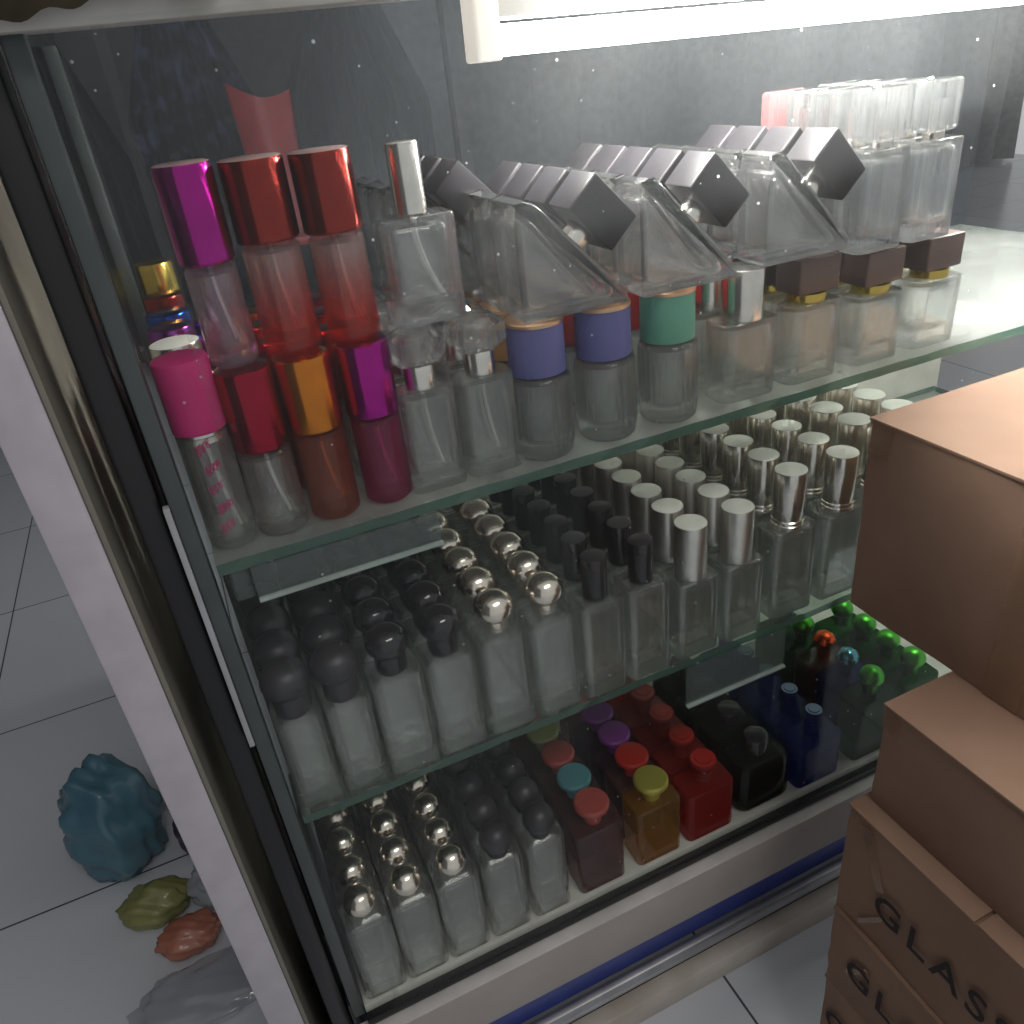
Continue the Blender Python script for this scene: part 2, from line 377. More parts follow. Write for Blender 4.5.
shelf(ZA, 1.0, M['shelf_top'], 'upper dusty glass shelf holding two layers of mixed perfume bottles')
shelf(ZB, 1.0, M['shelf'], 'middle glass shelf holding tall clear bottles with black and silver caps')

def strip(x0, x1, z0, z1, label):
    bm = box_into(bmesh.new(), x0, x1, .997, 1.0, z0, z1)
    o = obj('label_holder', bm, M['acrylic'], smooth=0); tag(o, label, 'label holder', 'clear strips under the shelves')
    e = obj('bright_edge', box(x0, x1, .990, 1.0, z0-.004, z0+.001, .0005), M['acrylic_edge']); e.parent = o; e.location = (0, 0, 0)
    o.location = (0, 0, Z0)
strip(-.012, .262, -.612, ZA-.018, 'clear acrylic strip hanging under the left end of the upper shelf')
strip(.70, .942, -1.156, ZB-.018, 'clear acrylic strip hanging under the middle shelf above the red bottles')
# small bracket of melted glue in the shelf corner
tag(obj('shelf_bracket', rbox(.03, .03, .05, .008, .006, c=(-.028, 1.02, ZA-.07)), M['acrylic']), 'small translucent bracket under the left corner of the upper shelf', 'bracket')

# lamp
lz = .026; lx0 = .455
lamp = thing('tube_lamp', 'lit white tube lamp fixed under the cabinet top', 'lamp', (lx0, 1.15, .0))
bm = rbox(.037, .05, .085, .006, .004, c=(.019, 0, .002)); obj('end_cap', bm, M['lampcap'], lamp)
obj('housing', box(.03, XR-lx0-.1, -.022, .022, .05, .112, .003), M['lampwhite'], lamp)
bm = lathe([(0, 0), (.0185, 0), (.0185, XR-lx0-.15), (0, XR-lx0-.15)], n=24)
t = obj('light_tube', bm, M['lamp'], lamp, loc=(.036, 0, .026)); t.rotation_euler = (0, PI/2, 0); lamp.rotation_euler = (0, math.radians(.8), 0)

# ------------------------------------------------------------------ middle shelf
HB = .205
def mk(capf, mat=None, w=.088, d=.066, h=HB, **bk):
    def f(l, x, y, z, g):
        r = bottle(l, x, y, z, g); body_rect(r, mat or M['clear'], w, d, h, **bk); capf(r, h); return r
    return f
def black_ball(mat, R=.036, rn=.026, neck=.032):
    return lambda r, h: ball_cap(r, M[mat], h, R, rn, neck, .82)
def silver_ball(r, h):
    ball_cap(r, M['silver_ball'], h+.004, .0345, .0185, .022, .86)
    obj('collar', lathe([(.0215, h-.001), (.0225, h), (.0225, h+.016), (.0205, h+.018), (.0185, h+.018)], n=28), M['clear_plain'], r)
Y7 = [1.037+.0785*i for i in range(7)]
sat = lambda r, h: cyl_cap(r, M['silver_satin'], M['silver_top'], h, .0305, .113)
rng = lambda r, h: cyl_cap(r, M['silver'], M['silver_top'], h, .031, .118, ring=True)
blk = lambda r, h: cyl_cap(r, M['black_gloss'], M['black_matte'], h, .0228, .083, .002)
rows(mk(black_ball('black_matte', .0395, .029, .036), w=.074, h=.187), 'clear bottle with satin black ball cap, middle shelf, leftmost column, %s', -.013, [1.045+.08*i for i in range(6)], ZB, 'satin black ball bottles at the left end')
rows(mk(black_ball('black_matte', .0395, .029, .036), w=.074, h=.187), 'clear bottle with satin black ball cap, middle shelf, second column from left, %s', .066, [1.043+.08*i for i in range(6)], ZB, 'satin black ball bottles at the left end')
rows(mk(black_ball('black_gloss')), 'clear bottle with glossy black ball cap, middle shelf, third column from left, %s', .152, Y7, ZB, 'glossy black ball bottles')
rows(mk(black_ball('black_gloss')), 'clear bottle with glossy black ball cap, middle shelf, column beside silver balls, %s', .243, Y7, ZB, 'glossy black ball bottles')
rows(mk(silver_ball), 'clear bottle with silver ball cap, middle shelf, left silver-ball column, %s', .339, Y7, ZB, 'silver ball bottles on the middle shelf')
rows(mk(silver_ball), 'clear bottle with silver ball cap, middle shelf, right silver-ball column, %s', .434, Y7, ZB, 'silver ball bottles on the middle shelf')
rows(mk(blk), 'clear bottle with slim black cylinder cap, middle shelf, left black column, %s', .530, [1.033+.072*i for i in range(7)], ZB, 'black cylinder bottles')
rows(mk(blk), 'clear bottle with slim black cylinder cap, middle shelf, right black column, %s', .625, [1.033+.072*i for i in range(7)], ZB, 'black cylinder bottles')
HS = .172
rows(mk(sat, h=HS, w=.092), 'clear bottle with wide satin silver cap, middle shelf, left satin column, %s', .735, [1.037+.0745*i for i in range(7)], ZB, 'satin silver bottles')
rows(mk(sat, h=HS, w=.092), 'clear bottle with wide satin silver cap, middle shelf, right satin column, %s', .840, [1.037+.0745*i for i in range(7)], ZB, 'satin silver bottles')
HR = .202
rows(mk(rng, h=HR, w=.104), 'clear bottle with polished ringed silver cap, middle shelf, left ringed column, %s', .968, [1.045+.079*i for i in range(7)], ZB, 'ringed silver bottles')
rows(mk(rng, h=HR, w=.104), 'clear bottle with polished ringed silver cap, middle shelf, middle ringed column, %s', 1.093, [1.045+.079*i for i in range(7)], ZB, 'ringed silver bottles')
dul = lambda r, h: cyl_cap(r, M['silver'], M['dull_top'], h, .034, .122, ring=True)
rows(mk(dul, h=HR, w=.104), 'clear bottle with dull topped silver cap, middle shelf, beside the top carton, %s', 1.215, [1.06+.08*i for i in range(6)], ZB, 'ringed silver bottles')
rows(mk(dul, h=HR, w=.104), 'clear bottle with dull topped silver cap, middle shelf, behind the top carton, %s', 1.335, [1.06+.08*i for i in range(5)], ZB, 'ringed silver bottles')

# ------------------------------------------------------------------ bottom shelf
HC = .220
small_silver = lambda r, h: ball_cap(r, M['silver_ball'], h, .0320, .015, .012, .92)
small_black = lambda r, h: ball_cap(r, M['black_matte'], h, .033, .022, .016, .95)
for x, nm in ((-.006, 'left'), (.085, 'middle'), (.178, 'right')):
    rows(mk(small_silver, h=HC), 'clear bottle with small silver ball cap, bottom shelf, '+nm+' silver column, %s', x, [1.037+.072*i for i in range(5)], ZC+ZE, 'silver ball bottles on the bottom shelf')
for x, nm in ((.274, 'left'), (.370, 'right')):
    rows(mk(small_black, h=HC, w=.086), 'clear bottle with matte black ball cap, bottom shelf, '+nm+' black column, %s', x, [1.037+.072*i for i in range(6)], ZC+ZE, 'black ball bottles on the bottom shelf')
def disc_cap(mat, R=.038):
    def f(r, h):
        obj('cap', lathe([(0, h), (.017, h), (.019, h+.002), (.019, h+.034), (R*.8, h+.038), (R, h+.044), (R, h+.052), (R*.9, h+.0565), (R*.4, h+.0585), (0, h+.059)], n=36), M[mat], r, smooth=40)
    return f
HD = .178
for i, (m, nm) in enumerate((('terracotta', 'terracotta'), ('teal', 'teal'), ('terracotta', 'dull terracotta'), ('olive', 'olive'), ('terracotta', 'faint terracotta'))):
    mk(disc_cap(m), M['brown_g'], w=.112, d=.074, h=HD, thin=True)('brown glass bottle with %s disc cap, bottom shelf, %s' % (nm, ORD[i]+(' from front' if i else ' row')), .494, 1.042+.078*i, ZC+ZE, 'disc capped bottles')
for i, (m, g, nm) in enumerate((('gold_top', 'amber_g', 'amber glass bottle with pale gold'), ('red_gloss', 'brown_g', 'dark glass bottle with red'), ('purple_gloss', 'purple_g', 'purple glass bottle with purple'), ('purple_gloss', 'purple_g', 'dark purple glass bottle with purple'), ('red_gloss', 'brown_g', 'brown glass bottle with red'))):
    mk(disc_cap(m), M[g], w=.112, d=.074, h=HD-.012, thin=True)(nm+' disc cap, bottom shelf, %s' % (ORD[i]+(' from front' if i else ' row')), .640, 1.042+.078*i, ZC+ZE, 'disc capped bottles')
def pump(r, h, topm, ringm, R=.031, rn=.0175, tall=.062):
    """screw neck with a wide translucent collar and a small coloured button"""
    obj('neck', lathe([(0, h), (rn, h), (rn, h+.008), (rn+.002, h+.011), (rn, h+.014), (rn, h+.022), (rn+.002, h+.025), (rn, h+.028), (rn, h+tall-.012), (0, h+tall-.012)], n=28), ringm, r)
    o = obj('cap', lathe([(0, h+tall-.012), (R*.8, h+tall-.012), (R, h+tall-.006), (R, h+tall), (R*.9, h+tall+.004), (R*.62, h+tall+.004), (R*.58, h+tall+.006), (0, h+tall+.006)], n=32), [ringm, topm], r)
    top_mat(o)
def mk_pump(top, ring, body, w, d, h, **k):
    def f(l, x, y, z, g):
        r = bottle(l, x, y, z, g); body_rect(r, M[body], w, d, h, r=.016, thin=True); pump(r, h, M[top], M[ring], **k); return r
    return f
rows(mk_pump('red_gloss', 'red_g', 'red_g', .126, .078, .142), 'squat red glass bottle with red topped cap, bottom shelf, %s', .777, [1.043+.083*i for i in range(5)], ZC+ZE, 'red bottles')
# faceted black flacons
def mk_black(l, x, y, z, g):
    r = bottle(l, x, y, z, g); bm = rbox(.140, .095, .142, .030, .02, c=(0, 0, 0), taper=1.12); obj('glass_body', bm, M['black_g'], r)
    obj('cap', lathe(cyl_prof(.028, .142, .190, .004), n=32), M['black_gloss'], r); return r
rows(mk_black, 'large black glass bottle with black cap, bottom shelf, %s', .934, [1.056+.1*i for i in range(4)], ZC+ZE, 'black bottles')
rows(mk_pump('blue_top', 'blue_g', 'blue_g', .130, .078, .128, R=.021, tall=.07), 'blue glass bottle with pale blue topped cap, bottom shelf, %s', 1.09, [1.043+.083*i for i in range(5)], ZC+ZE, 'blue bottles')
for i, (m, g, nm) in enumerate((('green_m', 'green_g', 'green glass bottle with shiny green'), ('teal_m', 'blue_g', 'dark blue glass bottle with shiny teal'), ('ember_m', 'brown_g', 'dark brown glass bottle with shiny orange-red'), ('green_m', 'green_g', 'dark green glass bottle with dim green'), ('teal_m', 'green_g', 'deep green glass bottle with dim teal'))):
    mk(lambda r, h: ball_cap(r, M[m], h, .029, .017, .03, .9), M[g], w=.125, d=.072, h=.178, thin=True)(nm+' ball cap, bottom shelf beside cartons, %s row' % ORD[i], 1.262, 1.042+.078*i, ZC+ZE, 'ball capped coloured bottles')
for i in range(4):
    mk(lambda r, h: ball_cap(r, M['green_m'], h, .029, .017, .03, .9), M['green_g'], w=.125, d=.072, h=.178, thin=True)('green glass bottle with shiny ball cap, bottom shelf, behind the cartons, %s row' % ORD[i], 1.395, 1.042+.078*i, ZC+ZE, 'ball capped coloured bottles')

# ------------------------------------------------------------------ upper shelf, lower layer (caps end at z = -.306)
ZT = -.306
HA = ZT-ZA        # height from shelf to the top of the caps
def round_body(root, mat, r, h, base=.02, wall=.005, shoulder=.006, n=36, thin=False):
    bm = lathe([(0, 0), (r-.006, 0), (r, .006), (r, h-shoulder), (r-shoulder, h), (0, h)], n=n)
    if not thin: lathe_into(bm, [(0, base*.7), (r*.55, base*.8), (r-wall, base+.012), (r-wall, h-shoulder-wall), (0, h-wall)], n=n, flip=True, mi=1)
    return obj('glass_body', bm, [mat, M['inner']], root)
def mk_round(capm, topm, body, r, ch, total, br=None, tube=True, capthin=.004, band=None, bodyr=None):
    def f(l, x, y, z, g):
        root = bottle(l, x, y, z, g); h = total-ch
        round_body(root, M[body], bodyr or r*.94, h); cyl_cap(root, M[capm], M[topm], h+.002, r, ch-.002, capthin)
        if tube: dip_tube(root, .02, h)
        if band: obj('collar', lathe([(r*.8, h-.012), (r*.86, h-.012), (r*.86, h+.002), (r*.8, h+.002)], n=28), M[band], root)
        return root
    return f
G1 = 'coloured bottles at the left end of the upper shelf'
a1 = mk_round('pink', 'pink', 'clear', .035, .098, .268, band='silver')('clear bottle with matte fuchsia cap and pink script marks, left front corner of upper shelf', -.018, 1.06, ZA, G1)
# pink script on the body
bm = bmesh.new(); rr = .0335
for k in range(5):
    zc = .150-.029*k; pts = []; nl = 3+(k % 2)
    for j in range(60):
        t = j/59; ph = 2*PI*nl*t; a = -PI/2-.42+.14*(k % 2)+t*.62+.10*math.sin(ph)
        pts.append((rr*math.cos(a), rr*math.sin(a), zc+(.0075-.004*t)*math.cos(ph)+.010*t))
    tube_into(bm, pts, .0008, 5)
obj('pink_script', bm, M['pink'], a1)
mk_round('silver', 'silver_top', 'clear', .034, .07, .262)('clear bottle with flat silver cap, upper shelf, directly behind the fuchsia cap', -.018, 1.165, ZA, G1)
mk_round('purple_m', 'purple_m', 'pinkish', .034, .08, .262)('bottle with shiny purple cap, upper shelf, behind the silver capped one at left', -.019, 1.265, ZA, G1)
mk_round('blue_m', 'blue_m', 'clear', .034, .08, .262)('bottle with shiny blue cap, upper shelf, behind the purple capped one at left', -.017, 1.36, ZA, G1)
mk_round('brick_m', 'brick_m', 'red_grad', .033, .08, .270)('bottle with shiny red cap, upper shelf, behind the blue capped one at left', -.017, 1.46, ZA, G1)
mk_round('gold', 'gold', 'red_grad', .033, .085, .305)('tall bottle with shiny gold cap, upper shelf, at far left back', -.017, 1.58, ZA, G1)
mk_round('crimson_m', 'crimson_m', 'clear', .038, .112, HA)('clear bottle with shiny crimson cap, upper shelf, front row under the magenta capped one', .052, 1.06, ZA, G1)
mk_round('orange_m', 'orange_m', 'orange_g', .038, .105, HA)('brown-orange bottle with shiny orange-gold cap, upper shelf, front row', .129, 1.06, ZA, G1)
mk_round('magenta_m', 'magenta_m', 'magenta_g', .0375, .105, HA)('magenta glass bottle with shiny magenta cap, upper shelf, front row', .211, 1.06, ZA, G1)
for j, (c, b, nm) in enumerate((('magenta_m', 'magenta_g', 'magenta'), ('orange_m', 'orange_g', 'orange-gold'), ('crimson_m', 'clear', 'crimson'))):
    for i in range(1, 4):
        mk_round(c, c, b, .037, .105, HA, tube=False)('bottle with %s cap, upper shelf, lower layer, %s row behind the coloured front bottles' % (nm, ORD[i]), (.052, .129, .211)[j], 1.06+.1*i, ZA, 'hidden coloured bottles on the upper shelf')

def faceted(bm, r, z0, z1, n=8, ch=.006, sx=1, sy=1, rot=PI/8):
    rings = []
    for (rr, z) in ((r-ch, z0), (r, z0+ch), (r, z1-ch), (r-ch*1.6, z1)):
        rings.append([bm.verts.new((sx*rr*math.cos(rot+2*PI*i/n), sy*rr*math.sin(rot+2*PI*i/n), z)) for i in range(n)])
    for a, b in zip(rings, rings[1:]):
        for i in range(n): bm.faces.new([a[i], a[(i+1) % n], b[(i+1) % n], b[i]])
    bm.faces.new(rings[0][::-1]); bm.faces.new(rings[-1]); return bm
def mk_oct(l, x, y, z, g):
    r = bottle(l, x, y, z, g); h = .155
    body_rect(r, M['clear'], .086, .058, h, r=.014, wall=.008, base=.026)
    obj('collar', lathe(cyl_prof(.0225, h, h+.036, .003), n=28), M['silver'], r)
    bm = faceted(bmesh.new(), .043, h+.038, HA, 8, .009)
    lathe_into(bm, [(0, h+.043), (.02, h+.043), (.02, HA-.012), (0, HA-.012)], n=16, flip=True)
    obj('cap', bm, M['crystal'], r, smooth=0); dip_tube(r, .03, h); return r
rows(mk_oct, 'clear rectangular bottle with octagonal crystal cap, upper shelf, left crystal column, %s', .285, [1.055+.085*i for i in range(4)], ZA, 'octagonal crystal cap bottles')
rows(mk_oct, 'clear rectangular bottle with octagonal crystal cap, upper shelf, right crystal column, %s', .377, [1.055+.085*i for i in range(4)], ZA, 'octagonal crystal cap bottles')
def mk_rib(capm):
    def f(l, x, y, z, g):
        r = bottle(l, x, y, z, g); h = .132; R = .0475
        zs = [0, .006, .014, .02, .05, .08, .11, .118, .128, h]
        prof = [(0, 0), (R-.005, 0), (R, .006), (R, .014), (R, .02), (R, .118), (R, .126), (R-.006, h), (0, h)]
        bm = lathe(prof, n=96, rib=.04, ribn=28, ribz=(.018, .12))
        lathe_into(bm, [(0, .026), (R*.6, .024), (R-.009, .034), (R-.009, h-.012), (0, h-.008)], n=48, flip=True, mi=1)
        obj('glass_body', bm, [M['clear_top'], M['inner']], r, smooth=50)
        T = HA-.024; cyl_cap(r, M[capm], M['copper_top'], h+.002, .0435, T-h-.002, .002)
        obj('rim', lathe([(.0435, T-.006), (.0445, T-.006), (.0445, T-.001), (.0425, T)], n=40), M['copper_top'], r)
        return r
    return f
for nm, c, x, c2, n2 in (('violet-blue', 'violet', .471, 'orange', 'orange'), ('violet-blue', 'violet', .586, 'red', 'red'), ('sea-green', 'green', .704, 'red', 'red')):
    side = {.471: 'left', .586: 'middle', .704: 'right'}[x]
    mk_rib(c)('ribbed round glass jar with %s cap, front of upper shelf, %s of three' % (nm, side), x, 1.06, ZA, 'ribbed jars')
    for i in range(1, 4): mk_rib(c2)('ribbed round glass jar with %s cap, upper shelf, %s column, %s row' % (n2, side, ORD[i]), x, 1.06+.105*i, ZA, 'ribbed jars')
def mk_wide(cap, T):
    def f(l, x, y, z, g):
        r = bottle(l, x, y, z, g); h = .135
        if cap == 'brown': h = T-.075
        body_rect(r, M['clear'], .112, .07, h, r=.02, wall=.008, base=.028)
        if cap == 'silver': cyl_cap(r, M['silver'], M['silver'], h, .0355, T-h, .003)
        else:
            obj('collar', lathe(cyl_prof(.033, h, h+.016, .003), n=32), M['gold'], r)
            obj('cap', rbox(.085, .062, T-h-.017, .004, .003, c=(0, 0, h+.017)), M['brown_cap'], r)
        return r
    return f
rows(mk_wide('silver', HA-.020), 'wide clear bottle with bright silver cylinder cap, upper shelf, %s', .850, [1.06+.085*i for i in range(4)], ZA, 'wide silver capped bottles')
rows(mk_wide('brown', HA-.026), 'wide clear bottle with gold ringed brown square cap, left brown column, %s', .985, [1.06+.09*i for i in range(4)], ZA, 'brown capped bottles')
rows(mk_wide('brown', HA-.040), 'wide clear bottle with gold ringed brown square cap, right brown column, %s', 1.130, [1.06+.09*i for i in range(4)], ZA, 'brown capped bottles')
rows(mk_wide('brown', HA-.040), 'wide clear bottle with brown square cap, upper shelf, at far right, %s', 1.27, [1.06+.09*i for i in range(3)], ZA, 'brown capped bottles')

# ------------------------------------------------------------------ upper shelf, upper layer
ZU = ZT+.001
G2 = 'bottles stacked on the caps of the upper shelf'
mk_round('magenta_m', 'ltop', 'pinkish', .0345, .116, .243, capthin=.006, bodyr=.0315)('bottle with tall shiny magenta cap, leftmost of the stacked upper layer', .050, 1.08, ZU, G2)
mk_round('brick_m', 'ltop', 'red_grad', .0395, .098, .238, capthin=.005, bodyr=.0365)('red tinted bottle with wide copper-red cap, beside the tall magenta one', .129, 1.085, ZU, G2)
mk_round('brick_m', 'ltop', 'red_grad', .0385, .098, .236, capthin=.005, bodyr=.0355)('red tinted bottle with wide copper-red cap, beside the clear square bottle', .212, 1.08, ZU, G2)
r = bottle('clear square bottle with tall slim silver cap, standing on the octagonal crystal caps', .318, 1.08, ZU, G2)
body_rect(r, M['clear_top'], .103, .062, .142, r=.012, wall=.010, base=.026)
cyl_cap(r, M['silver'], M['silver'], .143, .0215, .088, .003); dip_tube(r, .03, .142, .03)

def rounded_poly(pts, rads, seg=5):
    out = []; n = len(pts)
    for i in range(n):
        p0, p, p1 = Vector(pts[i-1]), Vector(pts[i]), Vector(pts[(i+1) % n])
        a, b = (p0-p).normalized(), (p1-p).normalized(); r = rads[i]
        for k in range(seg+1):
            t = k/seg; q = (1-t)**2*(p+a*r)+2*t*(1-t)*p+t*t*(p+b*r); out.append((q.x, q.y))
    return out
def soft_prism(bm, poly, y0, y1, r, flip=False, mi=0):
    """extruded outline whose front and back rims are rounded over by r"""
    P = [Vector(p) for p in poly]; n = len(P)
    P = [p for i, p in enumerate(P) if (p-P[i-1]).length > 2e-4]; n = len(P); nr = []
    for i in range(n):
        a = (P[i]-P[i-1]).normalized(); b = (P[(i+1) % n]-P[i]).normalized(); t = (a+b).normalized()
        nr.append(Vector((-t.y, t.x)))          # inward for an anticlockwise outline
    rings = []
    for y, o in ((y0, r), (y0+.12*r, .5*r), (y0+.45*r, .15*r), (y0+r, 0), (y1-r, 0), (y1-.45*r, .15*r), (y1-.12*r, .5*r), (y1, r)):
        rings.append([bm.verts.new((P[i].x+nr[i].x*o, y, P[i].y+nr[i].y*o)) for i in range(n)])
    fs = [bm.faces.new(rings[0]), bm.faces.new(rings[-1][::-1])]
    for a, b in zip(rings, rings[1:]):
        for i in range(n): fs.append(bm.faces.new([a[(i+1) % n], a[i], b[i], b[(i+1) % n]]))
    for f in fs: f.material_index = mi
    if flip: bmesh.ops.reverse_faces(bm, faces=fs)
def mk_slope(l, x, y, z, g):
    r = bottle(l, x, y, z, g); w, h, d = .172, .168, .074
    outer = rounded_poly([(0, 0), (w, 0), (w, .016), (.024, h), (0, h-.006)], [.008, .007, .007, .022, .016])
    inner = rounded_poly([(.011, .018), (w-.05, .018), (.026, h-.028), (.011, h-.028)], [.012, .014, .010, .007])
    bm = bmesh.new(); soft_prism(bm, outer, -d/2, d/2, .0055)
    soft_prism(bm, inner, -d/2+.010, d/2-.010, .004, True, 1)
    obj('glass_body', bm, [M['clear_top'], M['inner']], r, smooth=40, crisp=.002)
    # cap sits square on the sloping face
    ang = math.atan2(h-.014, w-.024)                # slope angle
    n = Vector((math.sin(ang), 0, math.cos(ang))); mid = Vector(((w+.024)/2+.002, 0, (h+.014)/2+.004))
    rot = Matrix.Rotation(PI/2-ang if False else ang, 4, 'Y')
    o = obj('neck', lathe(cyl_prof(.020, -.002, .030, .003), n=28), M['silver'], r, loc=mid); o.rotation_euler = (0, ang, 0)
    o = obj('cap', rbox(.094, .07, .060, .004, .003), M['grey_cap'], r, loc=mid+n*.022); o.rotation_euler = (0, ang, 0)
    return r
rows(mk_slope, 'clear wedge shaped bottle with dark cube cap, left stack, %s', .440, [1.058+.083*i for i in range(4)], ZU-.023, 'wedge shaped bottles')
rows(mk_slope, 'clear wedge shaped bottle with dark cube cap, middle stack, %s', .633, [1.052+.083*i for i in range(5)], ZU-.023, 'wedge shaped bottles')
rows(mk_slope, 'clear wedge shaped bottle with dark cube cap, right stack, %s', .857, [1.052+.083*i for i in range(4)], ZU-.019, 'wedge shaped bottles')
rows(mk_slope, 'clear wedge bottle with dark cube cap, behind slim silver cap, %s', .315, [1.25+.083*i for i in range(3)], ZU, 'wedge shaped bottles')
def mk_cry(m='crystal'):
    def f(l, x, y, z, g):
        r = bottle(l, x, y, z, g); h = .160
        body_rect(r, M['clear_top'], .095, .052, h, r=.010, wall=.009, base=.024)
        obj('collar', lathe(cyl_prof(.017, h, h+.014, .002), n=24), M['silver'], r)
        bm = faceted(bmesh.new(), .045, h+.012, h+.088, 12, .004, 1.0, .56, PI/12)
        lathe_into(bm, [(0, h+.014), (.015, h+.014), (.015, h+.06), (0, h+.06)], n=16, flip=True)
        obj('cap', bm, M[m], r, smooth=0); return r
    return f
rows(mk_cry(), 'clear rectangular bottle with fluted crystal cap, left fluted column, %s', 1.105, [1.05+.056*i for i in range(4)], ZU-.039, 'fluted crystal cap bottles')
mk_cry('pink_crystal')('clear bottle with pink fluted crystal cap, upper right, at the back of its column', 1.105, 1.05+.056*4+.01, ZU-.039, 'fluted crystal cap bottles')
rows(mk_cry(), 'clear rectangular bottle with fluted crystal cap, right fluted column, %s', 1.22, [1.05+.056*i for i in range(5)], ZU-.039, 'fluted crystal cap bottles')

# ------------------------------------------------------------------ cartons at the right
def carton(x, y1, z0, w, d, h, label, wob=.0):
    r = thing('carton', label, 'box', (x, y1, z0), 'brown cardboard cartons in front of the cabinet')
    bm = bmesh.new(); box_into(bm, 0, w, -d, 0, 0, h)
    bmesh.ops.subdivide_edges(bm, edges=bm.edges[:], cuts=5, use_grid_fill=True)
    for v in bm.verts:
        on = (v.co.x < 1e-5) + (v.co.y > -1e-5)
        v.co += Vector((random.uniform(-wob, wob), random.uniform(-wob, wob)*.6, 0))
    obj('body', bm, M['card'], r, smooth=60)
    # flap fold line: two top flaps meeting, and a thin raised rim
    obj('flap', box(-.004, w+.004, -d/2+.003, .004, h, h+.006, .001), M['card'], r)
    obj('flap', box(-.004, w+.004, -d-.004, -d/2-.003, h, h+.006, .001), M['card'], r)
    return r
c5 = carton(.86, .705, -2.15, .5, .52, .375, 'brown cardboard carton on the floor, bottom of the stack', .003)
c4 = carton(.855, .705, -1.768, .5, .52, .232, 'brown carton with dark lettering, second from the bottom of stack', .003)
c3 = carton(.86, .71, -1.529, .5, .52, .286, 'brown carton with dark lettering and tape marks, middle of stack', .004)
c2 = carton(.895, .70, -1.236, .5, .52, .228, 'plain brown carton directly under the overhanging top one', .002)
c1 = carton(1.045, .94, -1.0, .5, .62, .392, 'brown carton at top of stack, overhanging towards the cabinet', .002)
def tape(parent, x, ya, yb, za, zb, name='tape'):
    o = obj(name, box_into(bmesh.new(), x, x+.0006, ya, yb, za, zb), M['tape'], parent, smooth=0); return o
def tape_poly(parent, pts, x):
    bm = bmesh.new(); a = [bm.verts.new((x, y, z)) for y, z in pts]; b = [bm.verts.new((x+.001, y, z)) for y, z in pts]; n = len(pts)
    bm.faces.new(a); bm.faces.new(b[::-1])
    for i in range(n): bm.faces.new([a[i], b[i], b[(i+1) % n], a[(i+1) % n]])
    return obj('tape', bm, M['tape'], parent, smooth=0)
tape_poly(c3, [(-.03, .27), (-.055, .275), (-.10, .16), (-.085, .15)], -.006)
tape_poly(c3, [(-.06, .02), (-.11, .09), (-.104, .098), (-.055, .03)], -.006)
tape_poly(c4, [(-.055, .09), (-.10, .16), (-.094, .168), (-.047, .10)], -.006)
tape_poly(c1, [(-.30, .0), (-.36, .0), (-.36, .392), (-.30, .392)], -.004)
tape_poly(c1, [(-.0, .34), (-.045, .33), (-.05, .395), (-.0, .395)], -.005)
tape_poly(c2, [(-.0, .19), (-.03, .18), (-.035, .232), (-.0, .232)], -.005)
def lettering(parent, y, z, size, text='GLASS'):
    cu = bpy.data.curves.new('lettering', 'FONT'); cu.body = text; cu.size = size*S; cu.extrude = .0002; cu.offset = .0003; cu.space_character = 1.25
    o = bpy.data.objects.new('lettering', cu); C.objects.link(o); o.parent = parent
    o.matrix_local = Matrix(((0, 0, -1, -.008*S), (-1, 0, 0, y*S), (0, 1, 0, z*S), (0, 0, 0, 1)))
    cu.materials.append(M['ink'])
    bpy.context.view_layer.update(); me = bpy.data.meshes.new_from_object(o); ml = o.matrix_local.copy()
    bpy.data.objects.remove(o); o = bpy.data.objects.new('lettering', me); C.objects.link(o); o.parent = parent; o.matrix_local = ml
lettering(c3, -.085, .098, .085); lettering(c4, -.050, .095, .085); lettering(c5, -.015, .24, .085)

# ------------------------------------------------------------------ left of the cabinet: board, bags
bd = thing('side_board', 'pale grey upright board standing left of the cabinet', 'board', (-.228, 1.0, -2.15))
obj('board', box(0, .058, 0, .30, 0, 3.2, .003), [M['lilac_board']], bd)
tag(obj('side_partition', box(-.169, -.162, 1.0, 1.58, -2.15, 1.0, .001), M['beige_side']), 'grey beige partition beside the upright board', 'partition')
tag(obj('gap_shade_sheet', box(-.22, -.13, 1.60, 1.64, -2.15, 1.0, .001), M['dark']), 'added dark sheet for the shade in the gap beside the cabinet', 'partition')  # shade of the gap put in as a near-black sheet
def bag(x, y, z, sx, sy, sz, mat, label, seed):
    rn = random.Random(seed); bm = bmesh.new(); bmesh.ops.create_icosphere(bm, subdivisions=4, radius=1)
    ph = [rn.uniform(0, 6.28) for _ in range(9)]
    for v in bm.verts:
        p = v.co.copy(); k = 1+.09*math.sin(6*p.x+ph[0])*math.sin(5*p.y+ph[1])+.06*math.sin(11*p.z+ph[2]+4*p.x)+.05*math.sin(15*p.y+ph[3]+9*p.x)
        zz = p.z*k*sz; v.co = Vector((p.x*k*sx, p.y*k*sy, max(zz, -sz*.75)+sz*.75))
    tag(obj('plastic_bag', bm, mat, loc=(x, y, z), smooth=80), label, 'bag', 'plastic bags on the floor at left')
bag(-.66, 2.20, -2.15, .14, .15, .22, M['bag_blue'], 'crumpled blue plastic bag on the floor left of the board', 1)
bag(-.465, 2.42, -2.15, .075, .10, .26, M['bag_yellow'], 'olive yellow plastic bag standing behind the blue one', 2)
bag(-.44, 2.12, -2.15, .05, .07, .12, M['bag_purple'], 'dark purple bag between the yellow bag and the board', 3)
bag(-.575, 1.92, -2.15, .10, .07, .06, M['bag_yellow'], 'flat yellow plastic bag on the floor in front of the blue one', 4)
bag(-.49, 1.765, -2.15, .085, .06, .05, M['bag_orange'], 'crumpled orange plastic bag on the floor nearest the board', 5)
